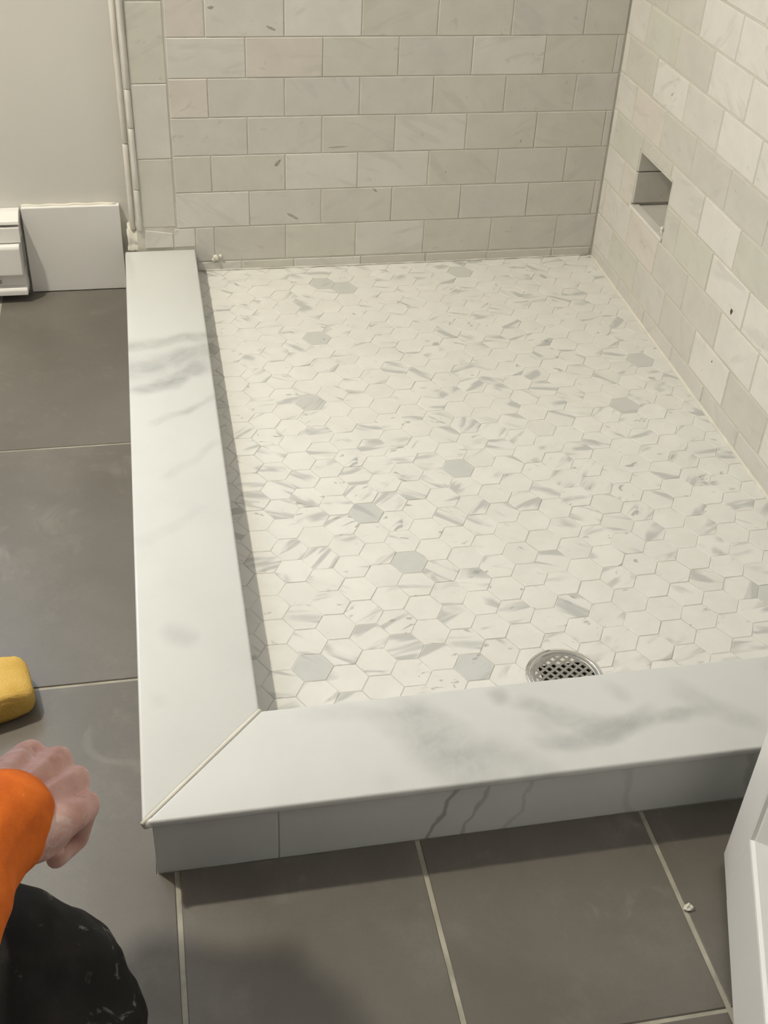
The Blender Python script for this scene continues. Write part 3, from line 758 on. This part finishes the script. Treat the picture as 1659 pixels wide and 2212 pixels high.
def fuse(name, bm, m, parent, voxel, smooth, disp=None):
    """join the overlapping forms into one continuous surface"""
    me = bpy.data.meshes.new(name); bmesh.ops.recalc_face_normals(bm, faces=bm.faces); bm.to_mesh(me); bm.free()
    o = obj(name, me, m, None)
    rm = o.modifiers.new('remesh', 'REMESH'); rm.mode = 'VOXEL'; rm.voxel_size = voxel; rm.use_smooth_shade = True
    sm = o.modifiers.new('smooth', 'SMOOTH'); sm.iterations = smooth; sm.factor = .5
    dg = bpy.context.evaluated_depsgraph_get(); dg.update()
    me2 = bpy.data.meshes.new_from_object(o.evaluated_get(dg)); me2.name = name
    o.modifiers.clear(); o.data = me2; bpy.data.meshes.remove(me)
    if disp:
        nr = [v.normal.copy() for v in me2.vertices]
        for v, n_ in zip(me2.vertices, nr): v.co += n_ * disp(v.co)
        me2.update()
    for p_ in me2.polygons: p_.use_smooth = True
    if not me2.materials: me2.materials.append(m)
    if parent: o.parent = parent; o.matrix_parent_inverse = parent.matrix_world.inverted()
    return o

tk = NT('weathered_skin'); co = tk.coord()
c = tk.mix(tk.step(tk.noise(co, 40, 4, .6), .3, .7), (.58, .325, .275), (.68, .43, .385))
c = tk.mix(tk.math('MULTIPLY', tk.step(tk.noise(co, 26, 3, .6, .8), .50, .68), .65), c, (.74, .62, .58))
c = tk.mix(tk.step(tk.noise(co, 60, 2), .62, .74, 0, .35), c, (.44, .20, .175))
tk.set(c, .55, .4); tk.bump(tk.noise(co, 330, 3), .25, .0012)
tk.b.inputs['Subsurface Weight'].default_value = .08; tk.b.inputs['Subsurface Radius'].default_value = (.01, .004, .002)
M_SKIN = tk.m
to_ = NT('orange_fleece'); co = to_.coord()
c = to_.mix(to_.step(to_.noise(co, 30, 4, .6), .3, .7), (.62, .130, .017), (.76, .175, .022))
c = to_.mix(to_.step(to_.noise(co, 150, 2), .74, .80, 0, .5), c, (.80, .55, .40))
to_.set(c, .85, .2); to_.bump(to_.noise(co, 900, 2), .4, .001); M_ORANGE = to_.m
tb_ = NT('black_work_cloth'); co = tb_.coord()
c = tb_.mix(tb_.step(tb_.noise(co, 14, 4, .6), .35, .7), (.0095, .0088, .0080), (.020, .0185, .017))
dust = tb_.math('MULTIPLY', tb_.step(tb_.noise(co, 34, 3, .6, 1.0), .60, .70), tb_.step(tb_.noise(co, 9, 2), .36, .55))
c = tb_.mix(tb_.math('MULTIPLY', dust, .38), c, (.42, .40, .37))
tb_.set(c, .72, .25); tb_.bump(tb_.noise(co, 500, 2), .3, .001); M_BLACK = tb_.m

K_R = Vector((-1.152, -1.775, .052)); H_R = Vector((-1.58, -1.70, .22)); A_R = Vector((-1.56, -1.83, .005)); T_R = Vector((-1.69, -1.85, -.025))
K_L = Vector((-1.47, -1.405, .045)); H_L = Vector((-1.68, -1.50, .22)); A_L = Vector((-1.82, -1.47, .005)); T_L = Vector((-1.95, -1.48, -.025))
PEL = Vector((-1.65, -1.60, .24)); CH = Vector((-1.53, -1.53, .50)); NK = Vector((-1.40, -1.435, .605)); HD = Vector((-1.285, -1.366, .695))
S_R = Vector((-1.395, -1.635, .575)); E_R = Vector((-1.226, -1.905, .372)); W_R = Vector((-1.1667, -1.7182, 0.3190))
S_L = Vector((-1.505, -1.385, .56)); E_L = Vector((-1.64, -1.37, .33)); W_L = Vector((-1.58, -1.425, .19))
FW = (CH - PEL); FWD = Vector((.95, .2, 0))

def hand(bm, w, fwd, roll, mirror=1, S_=1.0):
    x = Vector(fwd).normalized(); y = Vector((0, 0, 1)).cross(x).normalized(); z = x.cross(y)
    cr, sr = math.cos(roll), math.sin(roll); y, z = cr * y + sr * z, -sr * y + cr * z
    y = y * mirror
    P_ = lambda a: w + (x * a[0] + y * a[1] + z * a[2]) * S_
    cc = lambda q: cone_chain(bm, [(a, b * S_) for a, b in q])
    el = lambda c_, r_, m_=None: ellipsoid(bm, c_, tuple(k * S_ for k in r_), m_)
    mcp = [(.092, .031, .006), (.097, .009, .011), (.092, -.013, .008), (.081, -.033, .001)]
    sc = [1.0, 1.06, 1.0, .82]
    for k, m_ in enumerate(mcp):
        r0 = (.0118, .0122, .0116, .0102)[k]
        cc([(P_((0, m_[1] * .45, .001)), .0185), (P_((m_[0] * .55, m_[1] * .85, .002)), .0165), (P_(m_), r0 + .0012)])
        s = sc[k]
        pip = (m_[0] + .014 * s, m_[1] * .94, m_[2] - .046 * s); dip = (pip[0] - .027 * s, pip[1] * .96, pip[2] - .010 * s); tip = (dip[0] - .011 * s, dip[1], dip[2] + .017 * s)
        cc([(P_(m_), r0), (P_(pip), r0 * .93), (P_(dip), r0 * .82), (P_(tip), r0 * .72)])
        el(P_((m_[0] + .002, m_[1], m_[2] + .004)), (.010, .009, .010))
        # tendon ridge along the back of the hand
        cc([(P_((.02, m_[1] * .55, .0165)), .0035), (P_((m_[0] - .01, m_[1], m_[2] + .0105)), .0045)])
    cc([(P_((.016, .022, -.010)), .0185), (P_((.052, .046, -.018)), .0150), (P_((.084, .043, -.028)), .0118), (P_((.108, .024, -.036)), .0100)])
    el(P_((.045, -.020, -.010)), (.038, .022, .019), Matrix((x, y, z)).transposed())
    el(P_((.040, .020, -.012)), (.034, .022, .018), Matrix((x, y, z)).transposed())

person = empty('person', (-1.45, -1.8, ZF)); tag(person, 'person in orange sweatshirt and dusty black trousers kneeling beside the curb', 'person')
bpy.context.view_layer.update()
# body: one continuous surface
bm = bmesh.new()
hand(bm, W_R, (.50, .78, -.38), .22, 1, 1.16)
cone_chain(bm, [(E_R, .040), (E_R.lerp(W_R, .35), .039), (E_R.lerp(W_R, .8), .029), (W_R, .0265), (W_R + Vector((.50, .78, -.38)) * .02, .0255)])
cone_chain(bm, [(S_R, .05), (E_R, .040)])
hand(bm, W_L, (.80, -.05, -.5), -.2, -1)
cone_chain(bm, [(S_L, .05), (E_L, .040), (E_L.lerp(W_L, .4), .038), (W_L, .027)])
cone_chain(bm, [(PEL, .13), (PEL.lerp(CH, .5), .125), (CH, .135), (NK, .075), (NK + Vector((.02, .03, .05)), .052), (HD, .06)])
cone_chain(bm, [(S_R, .055), (CH + Vector((0, 0, .12)), .09), (S_L, .055)])
cone_chain(bm, [(H_R, .085), (K_R, .055), (A_R, .036), (T_R, .028)]); cone_chain(bm, [(H_L, .085), (K_L, .055), (A_L, .036), (T_L, .028)])
hr = Matrix.Rotation(math.radians(-80), 3, 'Z') @ Matrix.Rotation(math.radians(28), 3, 'X').inverted()   # local +y is where the face looks
hp = lambda a: HD + hr @ Vector(a)
ellipsoid(bm, hp((0, -.012, .035)), (.074, .094, .088), hr); ellipsoid(bm, hp((0, .018, -.035)), (.058, .066, .082), hr)
cone_chain(bm, [(hp((0, .088, .012)), .009), (hp((0, .102, -.018)), .0125)]); ellipsoid(bm, hp((0, .075, -.060)), (.026, .012, .011), hr); ellipsoid(bm, hp((0, .066, -.092)), (.028, .022, .02), hr)
for s in (-1, 1):
    ellipsoid(bm, hp((s * .076, -.010, -.008)), (.010, .020, .032), hr); ellipsoid(bm, hp((s * .030, .078, .030)), (.022, .010, .008), hr); ellipsoid(bm, hp((s * .031, .076, .010)), (.0135, .0095, .0095), hr)
body = fuse('body', bm, M_SKIN, person, .0032, 5)
# trousers
fold = lambda s, a: (lambda co: a * (noise.noise(co * s) + .5 * noise.noise(co * s * 2.3)))
bm = bmesh.new()
for K_, H_, A_ in ((K_R, H_R, A_R), (K_L, H_L, A_L)):
    kr = .098 if K_ is K_R else .088
    cone_chain(bm, [(PEL, .150), (H_, .122), (H_.lerp(K_, .5) + Vector((0, .02, .04)), .106), (H_.lerp(K_, .78) + Vector((0, .02, .03)), .100), (K_, kr), (K_.lerp(A_, .45) + Vector((0, 0, -.012)), .070), (A_, .058)])
    ellipsoid(bm, K_ + Vector((.012, .028, .010)), (.088, .088, .088))
    if K_ is K_R: ellipsoid(bm, K_ + Vector((-.030, .062, .068)), (.080, .080, .078)); ellipsoid(bm, K_ + Vector((-.10, .06, .09)), (.09, .08, .08)); ellipsoid(bm, K_ + Vector((.0, .050, .040)), (.086, .084, .082))
cone_chain(bm, [(PEL, .155), (PEL + Vector((.01, .01, .09)), .150)])
for v in bm.verts: v.co.z = max(v.co.z, ZF + .004)
tro = fuse('trousers', bm, M_BLACK, person, .0065, 6, fold(16, .006))
# sweatshirt
bm = bmesh.new()
cone_chain(bm, [(PEL + Vector((.005, .005, .09)), .168), (PEL.lerp(CH, .6), .165), (CH, .165), (NK - Vector((0, 0, .03)), .085)])
cone_chain(bm, [(S_R, .082), (CH + Vector((0, 0, .10)), .115), (S_L, .082)])
wr = W_R
cone_chain(bm, [(S_R, .080), (S_R.lerp(E_R, .5), .068), (E_R, .064), (E_R.lerp(wr, .35) + Vector((0, 0, -.006)), .060), (E_R.lerp(wr, .62), .053), (E_R.lerp(wr, .80), .047)])
# cloth hanging below the forearm and the ribbed cuff
cone_chain(bm, [(E_R.lerp(wr, .20) + Vector((.01, 0, -.035)), .042), (E_R.lerp(wr, .60) + Vector((.012, -.006, -.040)), .030), (E_R.lerp(wr, .80) + Vector((.010, -.004, -.026)), .026)])
hd = Vector((.50, .78, -.38)).normalized()
cone_chain(bm, [(E_R.lerp(wr, .80), .047), (wr, .0475), (wr + hd * .018, .047), (wr + hd * .030, .0435)])
cone_chain(bm, [(S_L, .080), (E_L, .064), (E_L.lerp(W_L, .5), .055), (E_L.lerp(W_L, .95), .044)])
def sf(co):
    ax = (W_R - E_R).normalized(); t = (co - E_R).dot(ax) / (W_R - E_R).length
    k = 1.0 if t < .62 else max(.12, 1 - (t - .62) * 5)
    return .0065 * k * (noise.noise(Vector((co.x * 16, co.y * 9, co.z * 26))) + .35 * noise.noise(co * 34))
swe = fuse('sweatshirt', bm, M_ORANGE, person, .0042, 4, sf)
# short hair
bm = bmesh.new(); ellipsoid(bm, hp((0, -.026, .052)), (.080, .092, .083), hr); ellipsoid(bm, hp((0, -.05, .0)), (.074, .062, .07), hr)
fuse('hair', bm, m_plain('dark_brown_hair', (.03, .02, .014), .6, .4, mottle=.4, scale=60), person, .006, 3, fold(60, .003))
# shoes
for A_, T_ in ((A_R, T_R), (A_L, T_L)):
    bm = bmesh.new(); dr = (T_ - A_); dr.z = 0
    cone_chain(bm, [(A_ + Vector((0, 0, .012)), .050), (T_ + Vector((0, 0, .022)), .046), (T_ + dr.normalized() * .07 + Vector((0, 0, .02)), .042)])
    for v in bm.verts: v.co.z = max(v.co.z, ZF + .002)
    fuse('work_shoe', bm, m_plain('brown_leather', (.10, .06, .035), .6, .3, mottle=.2, scale=30), person, .006, 3)
